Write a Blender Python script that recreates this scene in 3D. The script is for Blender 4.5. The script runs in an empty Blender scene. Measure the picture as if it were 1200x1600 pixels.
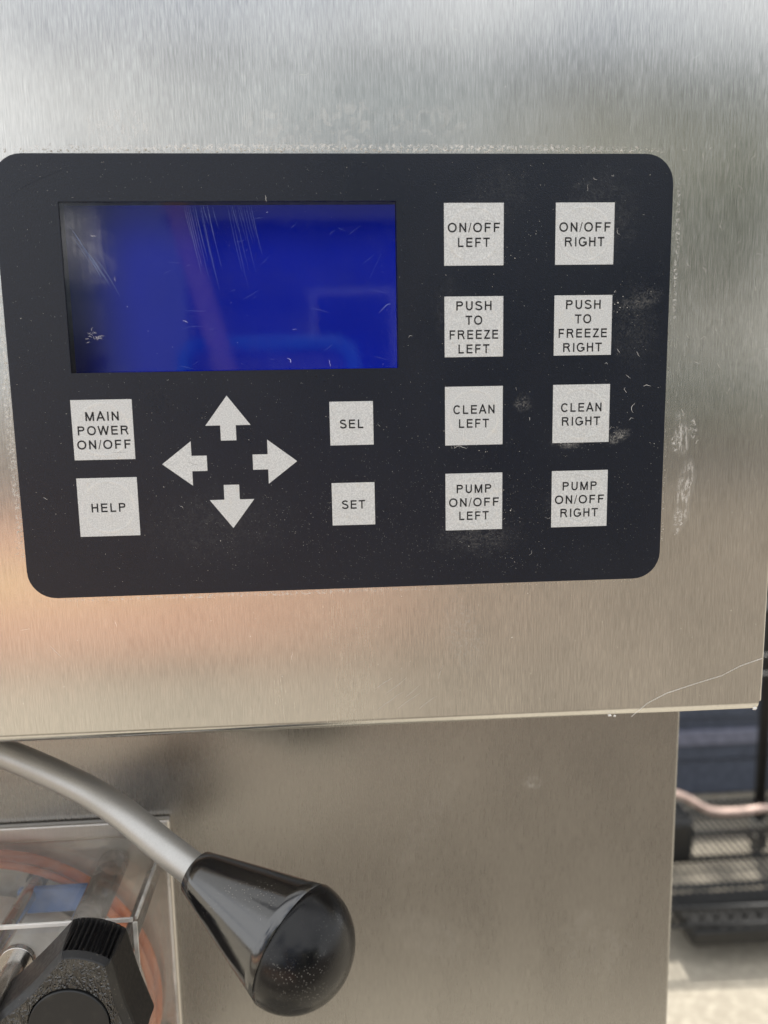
import bpy, bmesh, math, random
from mathutils import Vector, Matrix
random.seed(7)
sc = bpy.context.scene
C = sc.collection
rad = math.radians

# ------------------------------------------------------------------ camera, sky, sun, exposure
Z0 = 1.0                                   # height of the panel's origin above the ground, metres
def P(x, y, z):                            # millimetres about the panel -> metres in the world
    return Vector((x / 1000, y / 1000, z / 1000 + Z0))
cam_d = bpy.data.cameras.new('camera'); cam = bpy.data.objects.new('camera', cam_d); C.objects.link(cam)
right = Vector((0.997484961, -0.068656074, -0.01760954))
down = Vector((-0.028012587, -0.153645292, -0.98772892))
fwd = Vector((0.065107968, 0.985738032, -0.155182103))
M4 = Matrix((right, -down, -fwd)).transposed().to_4x4()
M4.translation = P(-20.684, -274.592, 46.660)
cam.matrix_world = M4
cam_d.sensor_fit = 'VERTICAL'; cam_d.sensor_height = 36; cam_d.lens = 1250 / 1600 * 36
cam_d.clip_start = 0.01; cam_d.clip_end = 500
cam_d.dof.use_dof = True; cam_d.dof.focus_distance = 0.282; cam_d.dof.aperture_fstop = 28.1 / 3.3
sc.camera = cam

SUN_EL, SUN_AZ = 68.0, 160.0               # degrees; azimuth from -Y (behind the camera), minus = left
to_sun = Vector((math.sin(rad(SUN_AZ)) * math.cos(rad(SUN_EL)), -math.cos(rad(SUN_AZ)) * math.cos(rad(SUN_EL)), math.sin(rad(SUN_EL))))
world = bpy.data.worlds.new("World"); sc.world = world; world.use_nodes = True
wn = world.node_tree.nodes; wl = world.node_tree.links
sky = wn.new('ShaderNodeTexSky'); sky.sky_type = 'NISHITA'; sky.sun_disc = False
sky.sun_elevation = rad(SUN_EL); sky.sun_rotation = math.atan2(to_sun.x, to_sun.y)
sky.air_density = 1.0; sky.dust_density = 4.0; sky.ozone_density = 1.0
wn['Background'].inputs['Strength'].default_value = 0.14
# broken white cloud over the blue sky, thinner towards the horizon
tc = wn.new('ShaderNodeTexCoord'); mp = wn.new('ShaderNodeMapping'); mp.inputs['Scale'].default_value = (1, 1, 2.6)
nz = wn.new('ShaderNodeTexNoise'); nz.inputs['Scale'].default_value = 2.1; nz.inputs['Detail'].default_value = 6; nz.inputs['Roughness'].default_value = .55
mr = wn.new('ShaderNodeMapRange'); mr.interpolation_type = 'SMOOTHSTEP'; mr.inputs['From Min'].default_value = .33; mr.inputs['From Max'].default_value = .50
mx = wn.new('ShaderNodeMix'); mx.data_type = 'RGBA'; mx.inputs[7].default_value = (10.4, 10.5, 10.6, 1)
wl.new(tc.outputs['Generated'], mp.inputs[0]); wl.new(mp.outputs[0], nz.inputs['Vector']); wl.new(nz.outputs['Fac'], mr.inputs['Value'])
wl.new(mr.outputs[0], mx.inputs['Factor']); wl.new(sky.outputs[0], mx.inputs[6]); wl.new(mx.outputs[2], wn['Background'].inputs['Color'])
sun_d = bpy.data.lights.new('sun', 'SUN'); sun_d.energy = 4.0; sun_d.angle = rad(0.5); sun_d.color = (1, 0.96, 0.89)
sun = bpy.data.objects.new('sun', sun_d); C.objects.link(sun); sun.rotation_euler = to_sun.to_track_quat('Z', 'Y').to_euler()
sun.location = (0, 0, 5)
sc.view_settings.view_transform = 'Standard'; sc.view_settings.look = 'None'
sc.view_settings.exposure = 0.08; sc.view_settings.gamma = 1.0; sc.view_settings.use_curve_mapping = False
sc.cycles.use_denoising = True
sc.cycles.max_bounces = 16; sc.cycles.transmission_bounces = 12; sc.cycles.transparent_max_bounces = 24
sc.cycles.sample_clamp_indirect = 6.0

# ------------------------------------------------------------------ node helpers
class NT:
    def __init__(s, name):
        s.m = bpy.data.materials.new(name); s.m.use_nodes = True
        s.t = s.m.node_tree; s.n = s.t.nodes; s.l = s.t.links
        s.b = s.n['Principled BSDF']; s.out = s.n['Material Output']
        s.co = s.n.new('ShaderNodeTexCoord').outputs['Object']
    def put(s, sock, v):
        if isinstance(v, bpy.types.NodeSocket): s.l.new(v, sock)
        elif v is not None: sock.default_value = v
    def set(s, **k):
        for a, v in k.items():
            if a in ('Base_Color', 'Emission_Color') and isinstance(v, tuple) and len(v) == 3: v = (*v, 1)
            s.put(s.b.inputs[a.replace('_', ' ')], v)
        return s
    def math(s, op, a, b=None, c=None, clamp=False):
        n = s.n.new('ShaderNodeMath'); n.operation = op; n.use_clamp = clamp
        for i, v in enumerate((a, b, c)): s.put(n.inputs[i], v)
        return n.outputs[0]
    def mapping(s, scale=(1, 1, 1), loc=(0, 0, 0), rot=(0, 0, 0), co=None):
        n = s.n.new('ShaderNodeMapping'); s.l.new(co or s.co, n.inputs[0])
        n.inputs['Scale'].default_value = scale; n.inputs['Location'].default_value = loc; n.inputs['Rotation'].default_value = rot
        return n.outputs[0]
    def noise(s, scale=1, detail=2, vec=None, rough=.5, dist=0):
        n = s.n.new('ShaderNodeTexNoise'); n.inputs['Scale'].default_value = scale
        n.inputs['Detail'].default_value = detail; n.inputs['Roughness'].default_value = rough; n.inputs['Distortion'].default_value = dist
        s.l.new(vec or s.co, n.inputs['Vector']); return n.outputs['Fac']
    def voronoi(s, scale, vec=None, feature='F1'):
        n = s.n.new('ShaderNodeTexVoronoi'); n.feature = feature; n.inputs['Scale'].default_value = scale
        s.l.new(vec or s.co, n.inputs['Vector']); return n.outputs['Distance']
    def ramp(s, f, a, b, lo=0., hi=1., smooth=True):
        n = s.n.new('ShaderNodeMapRange'); n.interpolation_type = 'SMOOTHSTEP' if smooth else 'LINEAR'
        s.put(n.inputs['Value'], f)
        for k, v in zip(('From Min', 'From Max', 'To Min', 'To Max'), (a, b, lo, hi)): n.inputs[k].default_value = v
        return n.outputs[0]
    def mix(s, f, a, b):
        n = s.n.new('ShaderNodeMix'); n.data_type = 'RGBA'; s.put(n.inputs['Factor'], f)
        for i, v in ((6, a), (7, b)):
            if isinstance(v, tuple) and len(v) == 3: v = (*v, 1)
            s.put(n.inputs[i], v)
        return n.outputs[2]
    def bump(s, h, strength=.2, dist=.001, prev=None):
        n = s.n.new('ShaderNodeBump'); n.inputs['Strength'].default_value = strength; n.inputs['Distance'].default_value = dist
        s.put(n.inputs['Height'], h)
        if prev is not None: s.l.new(prev, n.inputs['Normal'])
        return n.outputs[0]
    def vec(s, x, y, z):
        n = s.n.new('ShaderNodeCombineXYZ')
        for i, v in enumerate((x, y, z)): s.put(n.inputs[i], v)
        return n.outputs[0]
    def xyz(s, co=None):
        n = s.n.new('ShaderNodeSeparateXYZ'); s.l.new(co or s.co, n.inputs[0]); return n.outputs
    def patch(s, x, z, rx, rz, rot=0., edge=.5, warp=.25, wscale=120):
        # a soft irregular spot on a surface facing the camera side; x, z, radii in millimetres (object space)
        v = s.mapping(loc=(-x / 1000, 0, -z / 1000))
        v = s.mapping(rot=(0, rad(rot), 0), co=v)
        v = s.mapping(scale=(1000 / rx, 0, 1000 / rz), co=v)
        n = s.n.new('ShaderNodeVectorMath'); n.operation = 'LENGTH'; s.l.new(v, n.inputs[0])
        d = s.math('ADD', n.outputs['Value'], s.math('MULTIPLY', s.math('SUBTRACT', s.noise(wscale, 4), .5), warp * 4))
        return s.ramp(d, 1 - edge, 1 + edge * .3, 1, 0)
    def add(s, *v):
        r = v[0]
        for q in v[1:]: r = s.math('ADD', r, q)
        return r
    def mul(s, a, b): return s.math('MULTIPLY', a, b)

def simple(name, col, rough=.5, metal=0., **k):
    t = NT(name); t.set(Base_Color=col, Roughness=rough, Metallic=metal, **k)
    v = t.noise(60, 5); t.set(Base_Color=t.mix(t.ramp(v, .3, .7), tuple(c * .8 for c in col), tuple(min(1, c * 1.15) for c in col)))
    t.put(t.b.inputs['Roughness'], t.ramp(t.noise(200, 3), .3, .7, rough * .85, min(1, rough * 1.15)))
    return t.m

# ------------------------------------------------------------------ materials
def steel(name, col=(.64, .63, .605), rough=.24, aniso=.85, residue_sheen=(), grain=1., tangent=(1, 0, 0)):
    t = NT(name)
    g1 = t.noise(1, 1.5, t.mapping((3000, 3000, 110)), .5)
    g2 = t.noise(1, 1, t.mapping((1500, 1500, 38)), .5)
    g3 = t.noise(1, 1, t.mapping((5200, 5200, 260)), .5)
    g = t.add(t.mul(g1, .45), t.mul(g2, .10), t.mul(g3, .45))
    blot = t.noise(22, 4, t.mapping((1, 1, .5)))
    gm = t.ramp(g, .36, .64, 1 - .15 * grain, 1 + .17 * grain, False)
    gm = t.mul(gm, t.ramp(blot, .3, .7, .93, 1.05))
    base = t.mix(1., (*col,), (*col,)); n = t.n.new('ShaderNodeVectorMath'); n.operation = 'SCALE'
    t.l.new(base, n.inputs[0]); t.l.new(gm, n.inputs['Scale'])
    t.set(Base_Color=n.outputs[0], Metallic=1.)
    t.put(t.b.inputs['Roughness'], t.add(t.ramp(g, .35, .65, rough - .02, rough + .02), t.mul(t.math('SUBTRACT', blot, .5), .12)))
    t.set(Anisotropic=aniso); t.put(t.b.inputs['Tangent'], t.vec(*[float(q) for q in tangent]))
    h = t.bump(g3, .25 * grain, .00001)
    h = t.bump(t.noise(9, 2, t.mapping((1, 1, .6))), .35, .0012, h)     # the gentle waviness of thin sheet
    t.set(Normal=h)
    if residue_sheen:
        ms = None
        fine = t.noise(900, 5, rough=.7); swirl = t.noise(160, 4, rough=.6, dist=2.5)
        for (x, z, rx, rz, rot, amt, kind) in residue_sheen:
            p = t.patch(x, z, rx, rz, rot)
            tex = {'crust': t.ramp(fine, .46, .66), 'smear': t.ramp(t.noise(1, 5, t.mapping((900, 900, 260), rot=(0, rad(rot), 0)), .7), .42, .68), 'swirl': t.ramp(swirl, .45, .62)}[kind]
            q = t.mul(t.mul(p, tex), amt)
            ms = q if ms is None else t.math('MAXIMUM', ms, q)
        d = t.n.new('ShaderNodeBsdfDiffuse'); d.inputs['Color'].default_value = (.93, .91, .87, 1)
        mx = t.n.new('ShaderNodeMixShader'); t.l.new(ms, mx.inputs[0]); t.l.new(t.b.outputs[0], mx.inputs[1]); t.l.new(d.outputs[0], mx.inputs[2])
        t.l.new(mx.outputs[0], t.out.inputs[0])
    return t.m

M = {}
M['steel_front'] = steel('brushed_steel_front', residue_sheen=[
    (103, 28, 3, 8, 8, .55, 'smear'), (105, 8, 3.4, 14, -6, .5, 'smear'), (101, 26, 2, 4, 0, .7, 'crust'), (107, 30, 2, 4, 0, .5, 'crust'), (103, -3, 2, 6, 0, .5, 'crust'),
    (-15, 129, 17, 9, 10, .15, 'swirl'), (-33, 128, 14, 7, -20, .13, 'swirl'), (15, 131, 20, 6, 0, .10, 'swirl'),
    (-85, 130, 14, 7, 0, .25, 'smear'), (-14, 123.2, 105, 1.4, 0, .75, 'crust'), (-126.5, 50, 1.6, 60, 0, .6, 'crust'),
    (-50, -24.4, 75, .9, 0, .5, 'crust'), (98.6, 90, .9, 30, 0, .45, 'crust'), (124, 60, 18, 30, 30, .05, 'swirl'), (26, -42, 7, 16, 12, .14, 'crust')])
M['steel_body'] = steel('brushed_steel_body', (.37, .362, .35), .28, .8, grain=.7, residue_sheen=[(68, -135, 5, 3, 0, .35, 'crust'), (20, -150, 30, 8, 60, .05, 'smear'), (-60, -105, 30, 12, 10, .08, 'smear'), (100, -220, 18, 22, 30, .04, 'swirl'), (20, -210, 22, 12, -30, .06, 'smear'), (21.5, -178, .8, .7, 0, .9, 'crust')])  # pale smear at upper left paints a reflection; other marks are residue
M['steel_trim'] = steel('brushed_steel_trim', (.55, .53, .50), .3, .5, grain=.4)

M['frame'] = steel('satin_steel_frame', (.72, .69, .65), .45, .3, grain=.3)
t = NT('aluminium_rod'); v = t.noise(1500, 4)
t.set(Base_Color=t.mix(v, (.44, .435, .42), (.56, .555, .54)), Metallic=.8, Roughness=t.ramp(t.noise(40, 4), .3, .7, .42, .52))
t.set(Normal=t.bump(v, .25, .00005)); M['rod'] = t.m

# overlay film: dark blue-grey, fine matt grain, grease smudges and milky residue
t = NT('panel_film')
gr = t.noise(2600, 2, rough=.6); sm = t.noise(14, 5, rough=.6, dist=.6)
milky = None
for (x, z, rx, rz, rot, amt) in ((72, 102, 14, 16, 0, .10), (64, 6, 10, 8, 0, .12), (36, 108, 16, 10, 30, .06), (84, 66, 10, 14, 0, .08), (-60, 0, 26, 14, 0, .06), (46, 40, 3, 3, 0, .5), (80, 28, 5, 2.4, 20, .8), (86, 74, 9, 4, 20, .25), (62, 26, 6, 2, 0, .5), (30, -6, 16, 7, 0, .15), (20, 72, 5, 10, 0, .08)):
    q = t.mul(t.mul(t.patch(x, z, rx, rz, rot, .8, .3, 260), t.ramp(t.noise(700, 5, rough=.7, dist=1.5), .4, .75)), amt)
    milky = q if milky is None else t.math('MAXIMUM', milky, q)
base = t.mix(t.ramp(gr, .35, .7), (.001, .0034, .010), (.005, .0098, .025))
t.set(Base_Color=t.mix(milky, base, (.5, .49, .46)))
t.set(Roughness=t.ramp(sm, .3, .7, .26, .36), IOR=1.54)
t.set(Normal=t.bump(gr, .8, .0001)); M['film'] = t.m

def key_material():
    t = NT('key_print')
    o = t.xyz(); r = t.math('SQRT', t.add(t.math('POWER', o[0], 2.), t.math('POWER', o[2], 2.)))
    info = t.n.new('ShaderNodeObjectInfo')
    off = t.n.new('ShaderNodeVectorMath'); off.operation = 'ADD'; t.l.new(t.co, off.inputs[0])
    sc_ = t.n.new('ShaderNodeVectorMath'); sc_.operation = 'SCALE'; t.l.new(t.vec(1., 1., 1.), sc_.inputs[0]); t.l.new(info.outputs['Random'], sc_.inputs['Scale']); t.l.new(sc_.outputs[0], off.inputs[1])
    co = off.outputs[0]
    ring = t.ramp(t.math('ABSOLUTE', t.math('SUBTRACT', r, .0086)), 0, .0007, 1, 0)
    dirt = t.mul(t.ramp(t.noise(170, 5, co, .65, 1.2), .5, .72), t.ramp(t.noise(1100, 3, co, .7), .4, .7))
    fine = t.noise(2600, 2, co, .6)
    c = t.mix(t.ramp(fine, .35, .7), (.60, .62, .63), (.80, .82, .825))
    c = t.mix(t.mul(dirt, .55), c, (.70, .67, .60))
    c = t.mix(t.mul(ring, t.ramp(t.noise(300, 4, co), .4, .65, 0, .3)), c, (.90, .88, .84))
    t.set(Base_Color=c, Roughness=.42, Metallic=.15)
    t.set(Normal=t.bump(ring, .2, .0002, t.bump(fine, .6, .0001)))
    return t.m
M['key'] = key_material()
M['ink'] = simple('black_ink', (.006, .006, .009), .7)
M['dust'] = simple('pale_dust', (.62, .60, .55), .9)
M['lint'] = simple('white_lint', (.75, .74, .72), .8)
M['scratch'] = simple('scratch_white', (.17, .22, .38), .6)
M['scratch_metal'] = simple('scratch_bright', (.95, .93, .88), .5)

# window in the film: clear, glossy, smeared
t = NT('clear_window')
smear = t.add(t.mul(t.noise(30, 5, t.mapping((1, 1, 2.2), rot=(0, .5, 0)), .65, 1.5), .6), t.mul(t.noise(1, 4, t.mapping((500, 500, 60), rot=(0, -.15, 0)), .6), .4))
tr = t.n.new('ShaderNodeBsdfTransparent'); gl = t.n.new('ShaderNodeBsdfGlossy'); df = t.n.new('ShaderNodeBsdfDiffuse')
gl.inputs['Color'].default_value = (1, 1, 1, 1); t.put(gl.inputs['Roughness'], t.ramp(smear, .35, .65, .015, .07))
df.inputs['Color'].default_value = (.5, .52, .58, 1)
bn = t.bump(t.noise(14, 1), .15, .0002)
for q in (gl,): t.l.new(bn, q.inputs['Normal'])
fr = t.n.new('ShaderNodeFresnel'); fr.inputs[0].default_value = 1.36
haze = t.math('MAXIMUM', t.mul(t.ramp(smear, .48, .66), .005), t.mul(t.patch(-97, 92, 9, 14, 25, .8), t.ramp(smear, .4, .62, .02, .16)))
m1 = t.n.new('ShaderNodeMixShader'); m2 = t.n.new('ShaderNodeMixShader')
t.l.new(haze, m1.inputs[0]); t.l.new(tr.outputs[0], m1.inputs[1]); t.l.new(df.outputs[0], m1.inputs[2])
t.l.new(fr.outputs[0], m2.inputs[0]); t.l.new(m1.outputs[0], m2.inputs[1]); t.l.new(gl.outputs[0], m2.inputs[2])
t.l.new(m2.outputs[0], t.out.inputs[0]); M['window'] = t.m

# the backlit liquid crystal screen: recess shade painted into its glow at left and top
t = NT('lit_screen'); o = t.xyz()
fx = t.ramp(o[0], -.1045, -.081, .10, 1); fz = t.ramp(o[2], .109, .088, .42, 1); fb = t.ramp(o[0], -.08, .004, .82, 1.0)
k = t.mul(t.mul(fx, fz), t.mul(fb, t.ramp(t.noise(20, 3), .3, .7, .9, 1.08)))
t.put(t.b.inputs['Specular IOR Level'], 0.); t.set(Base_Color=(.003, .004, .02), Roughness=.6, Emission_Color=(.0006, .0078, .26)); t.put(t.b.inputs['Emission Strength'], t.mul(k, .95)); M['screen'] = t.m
M['bezel'] = simple('black_bezel', (.02, .018, .022), .6)

# hard black plastic of the lever knob
t = NT('lever_knob_plastic'); sp = t.noise(1, 5, t.mapping((500, 500, 500)), .7)
dust = t.mul(t.mul(t.ramp(t.voronoi(1200), .12, .20, 1, 0), t.ramp(t.noise(60, 4), .49, .64)), .8)
t.set(Base_Color=t.mix(dust, (.005, .005, .006), (.30, .28, .24)), Roughness=t.add(t.ramp(sp, .3, .7, .10, .18), t.mul(dust, .4)), IOR=2.05)
t.set(Normal=t.bump(sp, .16, .0001)); M['knob'] = t.m
t = NT('star_knob_plastic'); sp = t.noise(700, 4)
t.set(Base_Color=t.mix(t.ramp(t.noise(1400, 4), .62, .75), (.006, .006, .007), (.12, .10, .08)), Roughness=t.ramp(sp, .3, .7, .32, .46), Normal=t.bump(sp, .15, .0001)); M['star'] = t.m
t = NT('knob_cap_plastic'); dust = t.mul(t.add(t.mul(t.ramp(t.voronoi(1200), .14, .22, 1, 0), t.ramp(t.noise(40, 4), .46, .64)), t.mul(t.ramp(t.noise(160, 6, rough=.7, dist=1), .55, .8), .06)), .75)
t.set(Base_Color=t.mix(dust, (.004, .004, .005), (.34, .33, .30)), Roughness=t.ramp(t.noise(120, 5), .35, .65, .2, .34), IOR=1.42); M['knob_cap'] = t.m
t = NT('star_knob_leather_grain')
w = t.noise(1, 2, t.mapping((760, 760, 360)), .4, .8); w = t.ramp(t.math('ABSOLUTE', t.math('SUBTRACT', w, .5)), 0, .12, 0, 1)
t.set(Base_Color=t.mix(t.ramp(t.noise(1200, 4), .64, .75), (.006, .006, .007), (.2, .17, .12)), Roughness=.2, IOR=2.0, Normal=t.bump(w, 1., .0007)); M['leather'] = t.m
t = NT('star_cap_plastic'); t.set(Base_Color=t.mix(t.ramp(t.noise(160, 5), .5, .8), (.014, .015, .016), (.035, .034, .032)), Roughness=.5, Normal=t.bump(t.noise(2500, 2), .2, .00005)); M['cap'] = t.m

# clear acrylic: reflection, some refraction, mostly straight transmission
def acrylic(name, tint=(.96, .95, .93), refr=.35, milk=.06):
    t = NT(name)
    tr = t.n.new('ShaderNodeBsdfTransparent'); tr.inputs[0].default_value = (*tint, 1)
    rf = t.n.new('ShaderNodeBsdfRefraction'); rf.inputs['Color'].default_value = (*tint, 1); rf.inputs['IOR'].default_value = 1.3; rf.inputs['Roughness'].default_value = .03
    gl = t.n.new('ShaderNodeBsdfGlossy'); gl.inputs['Roughness'].default_value = .05
    df = t.n.new('ShaderNodeBsdfDiffuse'); df.inputs['Color'].default_value = (.8, .77, .73, 1)
    nz = t.bump(t.noise(25, 3), .3, .001)
    for q in (rf, gl): t.l.new(nz, q.inputs['Normal'])
    fr = t.n.new('ShaderNodeFresnel'); fr.inputs[0].default_value = 1.5
    a, b, c = (t.n.new('ShaderNodeMixShader') for _ in range(3))
    a.inputs[0].default_value = refr; t.l.new(tr.outputs[0], a.inputs[1]); t.l.new(rf.outputs[0], a.inputs[2])
    t.put(b.inputs[0], t.ramp(t.noise(35, 4, dist=1), .35, .7, milk * .6, milk * 2.6)); t.l.new(a.outputs[0], b.inputs[1]); t.l.new(df.outputs[0], b.inputs[2])
    t.l.new(fr.outputs[0], c.inputs[0]); t.l.new(b.outputs[0], c.inputs[1]); t.l.new(gl.outputs[0], c.inputs[2])
    t.l.new(c.outputs[0], t.out.inputs[0]); return t.m
M['acrylic'] = acrylic('clear_acrylic', (1., 1., .995), .08, .09)
M['edge'] = acrylic('milky_edge_glint', (.99, .98, .96), .1, .8)  # milky white standing in for light caught along the acrylic edges
M['tube'] = acrylic('clear_tube', (.96, .94, .90), .25, .22)
M['gasket'] = simple('orange_rubber', (.98, .30, .13), .35)
M['stud'] = simple('steel_stud', (.62, .60, .57), .25, 1.)
M['white_plastic'] = simple('cream_plastic', (.90, .87, .80), .4)
M['blue_plastic'] = simple('blue_plastic', (.18, .36, .85), .35)
M['black_rubber'] = simple('black_rubber', (.012, .012, .012), .5)
M['black_wire'] = simple('black_coated_wire', (.012, .013, .014), .35)
M['crate'] = simple('grey_blue_plastic', (.08, .095, .135), .5)
M['crate_lip'] = simple('pale_grey_blue_plastic', (.20, .21, .28), .5)
M['copper'] = simple('pale_copper', (.74, .55, .47), .4, .3)
M['caster_metal'] = simple('zinc_plate', (.6, .62, .62), .35, .8)
M['red'] = simple('red_plastic', (.5, .04, .03), .4)
t = NT('worn_concrete')
n1 = t.noise(2.2, 6, rough=.6); n2 = t.noise(60, 6, rough=.7); cr = t.voronoi(300)
c = t.mix(t.ramp(n1, .35, .65), (.31, .275, .215), (.41, .37, .30)); c = t.mix(t.ramp(n2, .45, .7), c, (.52, .47, .38)); c = t.mix(t.ramp(cr, 0, .25, .35, 0), c, (.2, .17, .14))
t.set(Base_Color=c, Roughness=.85, Normal=t.bump(n2, .4, .003)); M['concrete'] = t.m
t = NT('brick_paving'); bt = t.n.new('ShaderNodeTexBrick'); t.l.new(t.mapping((1, 1, 1)), bt.inputs[0]); bt.inputs['Scale'].default_value = 4.5
bt.inputs['Color1'].default_value = (.50, .265, .175, 1); bt.inputs['Color2'].default_value = (.42, .22, .145, 1); bt.inputs['Mortar'].default_value = (.4, .33, .28, 1)
t.set(Base_Color=bt.outputs[0], Roughness=.85, Normal=t.bump(bt.outputs[1], .5, -.004)); M['paving'] = t.m
t = NT('bare_soil'); n1 = t.noise(1.3, 5); t.set(Base_Color=t.mix(t.ramp(n1, .35, .65), (.13, .11, .085), (.185, .158, .125)), Roughness=.95, Normal=t.bump(t.noise(40, 5), .6, .01)); M['soil'] = t.m
M['white_wall'] = simple('white_render', (.80, .79, .76), .85)
M['asphalt'] = simple('worn_asphalt', (.07, .07, .07), .9)
M['green_paint'] = simple('dark_green_paint', (.03, .055, .04), .5)
M['timber'] = simple('pale_timber', (.80, .62, .34), .6)
M['sheet_metal'] = simple('blue_grey_sheet', (.36, .42, .46), .6)
M['cream_wall'] = simple('cream_render', (.78, .74, .60), .85)
M['render_wall'] = simple('grey_render', (.19, .20, .18), .9)
M['roof'] = simple('slate_roof', (.10, .11, .13), .7)
M['bin'] = simple('blue_rim_plastic', (.10, .32, .80), .35)
M['board_face'] = simple('warm_grey_plastic', (.30, .285, .26), .5)
M['wood'] = simple('brown_wood', (.44, .29, .21), .6)
t = NT('foliage'); t.set(Base_Color=t.mix(t.noise(3, 4), (.03, .055, .02), (.09, .13, .05)), Roughness=.6); M['leaf'] = t.m
M['bark'] = simple('bark', (.09, .065, .045), .9)

# ------------------------------------------------------------------ mesh helpers (coordinates in mm about the panel unless said)
def tag(o, label=None, cat=None, group=None, kind=None):
    if label: o['label'] = label
    if cat: o['category'] = cat
    if group: o['group'] = group
    if kind: o['kind'] = kind
    return o
def empty(name, loc, label, cat, group=None):
    o = bpy.data.objects.new(name, None); C.objects.link(o); o.location = loc; o.empty_display_size = .02
    return tag(o, label, cat, group)
def finish(name, bm, mat, parent=None, origin=None, smooth=False, bevel=0., seg=2, clamp=True, kind=None):
    # bm is in world metres; the object's origin is moved to `origin` (default: its parent's place or the world's)
    bmesh.ops.recalc_face_normals(bm, faces=bm.faces) if clamp else None
    me = bpy.data.meshes.new(name)
    org = origin if origin is not None else (parent.matrix_basis.translation.copy() if parent else Vector((0, 0, 0)))
    bmesh.ops.translate(bm, vec=-org, verts=bm.verts)
    if smooth:
        for f in bm.faces: f.smooth = True
    bm.to_mesh(me); bm.free()
    if mat: me.materials.append(mat)
    o = bpy.data.objects.new(name, me); C.objects.link(o)
    if parent:
        o.parent = parent
        pw = Vector((0, 0, 0)); q = parent
        while q: pw += q.location; q = q.parent
        o.location = org - pw if origin is not None else (0, 0, 0)
        if origin is None and parent.parent: o.location = (0, 0, 0)
    else: o.location = org
    if bevel:
        b = o.modifiers.new('bevel', 'BEVEL'); b.width = bevel; b.segments = seg; b.limit_method = 'ANGLE'; b.angle_limit = rad(35)
        b.harden_normals = True
        for f in me.polygons: f.use_smooth = True
    if kind: o['kind'] = kind
    return o
def wpos(o):
    v = Vector((0, 0, 0))
    while o: v += o.location; o = o.parent
    return v
def part(name, bm, mat, parent, origin=None, **k):
    # children of empties / meshes that are never rotated: keep plain world offsets
    org = origin if origin is not None else wpos(parent)
    o = finish(name, bm, mat, None, org, **k)
    o.parent = parent; o.location = org - wpos(parent)
    return o
def box(bm, x0, x1, y0, y1, z0, z1, conv=P):
    v = [bm.verts.new(conv(x, y, z)) for x in (x0, x1) for y in (y0, y1) for z in (z0, z1)]
    for f in ((0, 1, 3, 2), (4, 6, 7, 5), (0, 4, 5, 1), (2, 3, 7, 6), (0, 2, 6, 4), (1, 5, 7, 3)): bm.faces.new([v[i] for i in f])
def boxbm(*a, **k):
    bm = bmesh.new(); box(bm, *a, **k); return bm
def frame_of(d):
    d = d.normalized(); up = Vector((0, 0, 1)) if abs(d.z) < .9 else Vector((1, 0, 0))
    a = d.cross(up).normalized(); return a, d.cross(a).normalized()
def lathe(bm, prof, origin, axis, seg=48, cap=True):
    # prof: (distance along axis, radius) in metres
    a, b = frame_of(axis); d = axis.normalized(); rings = []
    for s, r in prof:
        if r < 1e-7: rings.append([bm.verts.new(origin + d * s)])
        else: rings.append([bm.verts.new(origin + d * s + (a * math.cos(2 * math.pi * i / seg) + b * math.sin(2 * math.pi * i / seg)) * r) for i in range(seg)])
    for p, q in zip(rings, rings[1:]):
        for i in range(seg):
            j = (i + 1) % seg
            if len(p) == 1 and len(q) == 1: continue
            if len(p) == 1: bm.faces.new((p[0], q[j], q[i]))
            elif len(q) == 1: bm.faces.new((p[i], p[j], q[0]))
            else: bm.faces.new((p[i], p[j], q[j], q[i]))
    if cap:
        for r in (rings[0], rings[-1]):
            if len(r) > 1: bm.faces.new(r)
def tube(bm, pts, r, seg=20, cap=True):
    rr = r if isinstance(r, (list, tuple)) else [r] * len(pts)
    ds = [(pts[min(i + 1, len(pts) - 1)] - pts[max(i - 1, 0)]).normalized() for i in range(len(pts))]
    a, _ = frame_of(ds[0]); rings = []
    for p, d, q in zip(pts, ds, rr):
        a = (a - d * a.dot(d)).normalized(); b = d.cross(a)
        rings.append([bm.verts.new(p + (a * math.cos(2 * math.pi * i / seg) + b * math.sin(2 * math.pi * i / seg)) * q) for i in range(seg)])
    for p, q in zip(rings, rings[1:]):
        for i in range(seg): bm.faces.new((p[i], p[(i + 1) % seg], q[(i + 1) % seg], q[i]))
    if cap: bm.faces.new(rings[0]); bm.faces.new(rings[-1])
def spline(pts, n=12):
    out = []; p = [pts[0] * 2 - pts[1]] + list(pts) + [pts[-1] * 2 - pts[-2]]
    for i in range(1, len(p) - 2):
        for k in range(n):
            u = k / n; a, b, c, d = p[i - 1:i + 3]
            out.append(.5 * ((2 * b) + (c - a) * u + (2 * a - 5 * b + 4 * c - d) * u * u + (3 * b - a - 3 * c + d) * u ** 3))
    out.append(pts[-1]); return out
def extrude_poly(bm, pts, y0, y1):
    # pts: (x, z) outline in mm, extruded from y0 to y1
    a = [bm.verts.new(P(x, y0, z)) for x, z in pts]; b = [bm.verts.new(P(x, y1, z)) for x, z in pts]
    bm.faces.new(a); bm.faces.new(b)
    for i in range(len(pts)):
        j = (i + 1) % len(pts); bm.faces.new((a[i], a[j], b[j], b[i]))
def rrect(x0, x1, z0, z1, r, n=8):
    out = []
    for cx, cz, a in ((x1 - r, z1 - r, 0), (x0 + r, z1 - r, 90), (x0 + r, z0 + r, 180), (x1 - r, z0 + r, 270)):
        for i in range(n + 1):
            t_ = rad(a + 90 * i / n); out.append((cx + r * math.cos(t_), cz + r * math.sin(t_)))
    return out

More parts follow.
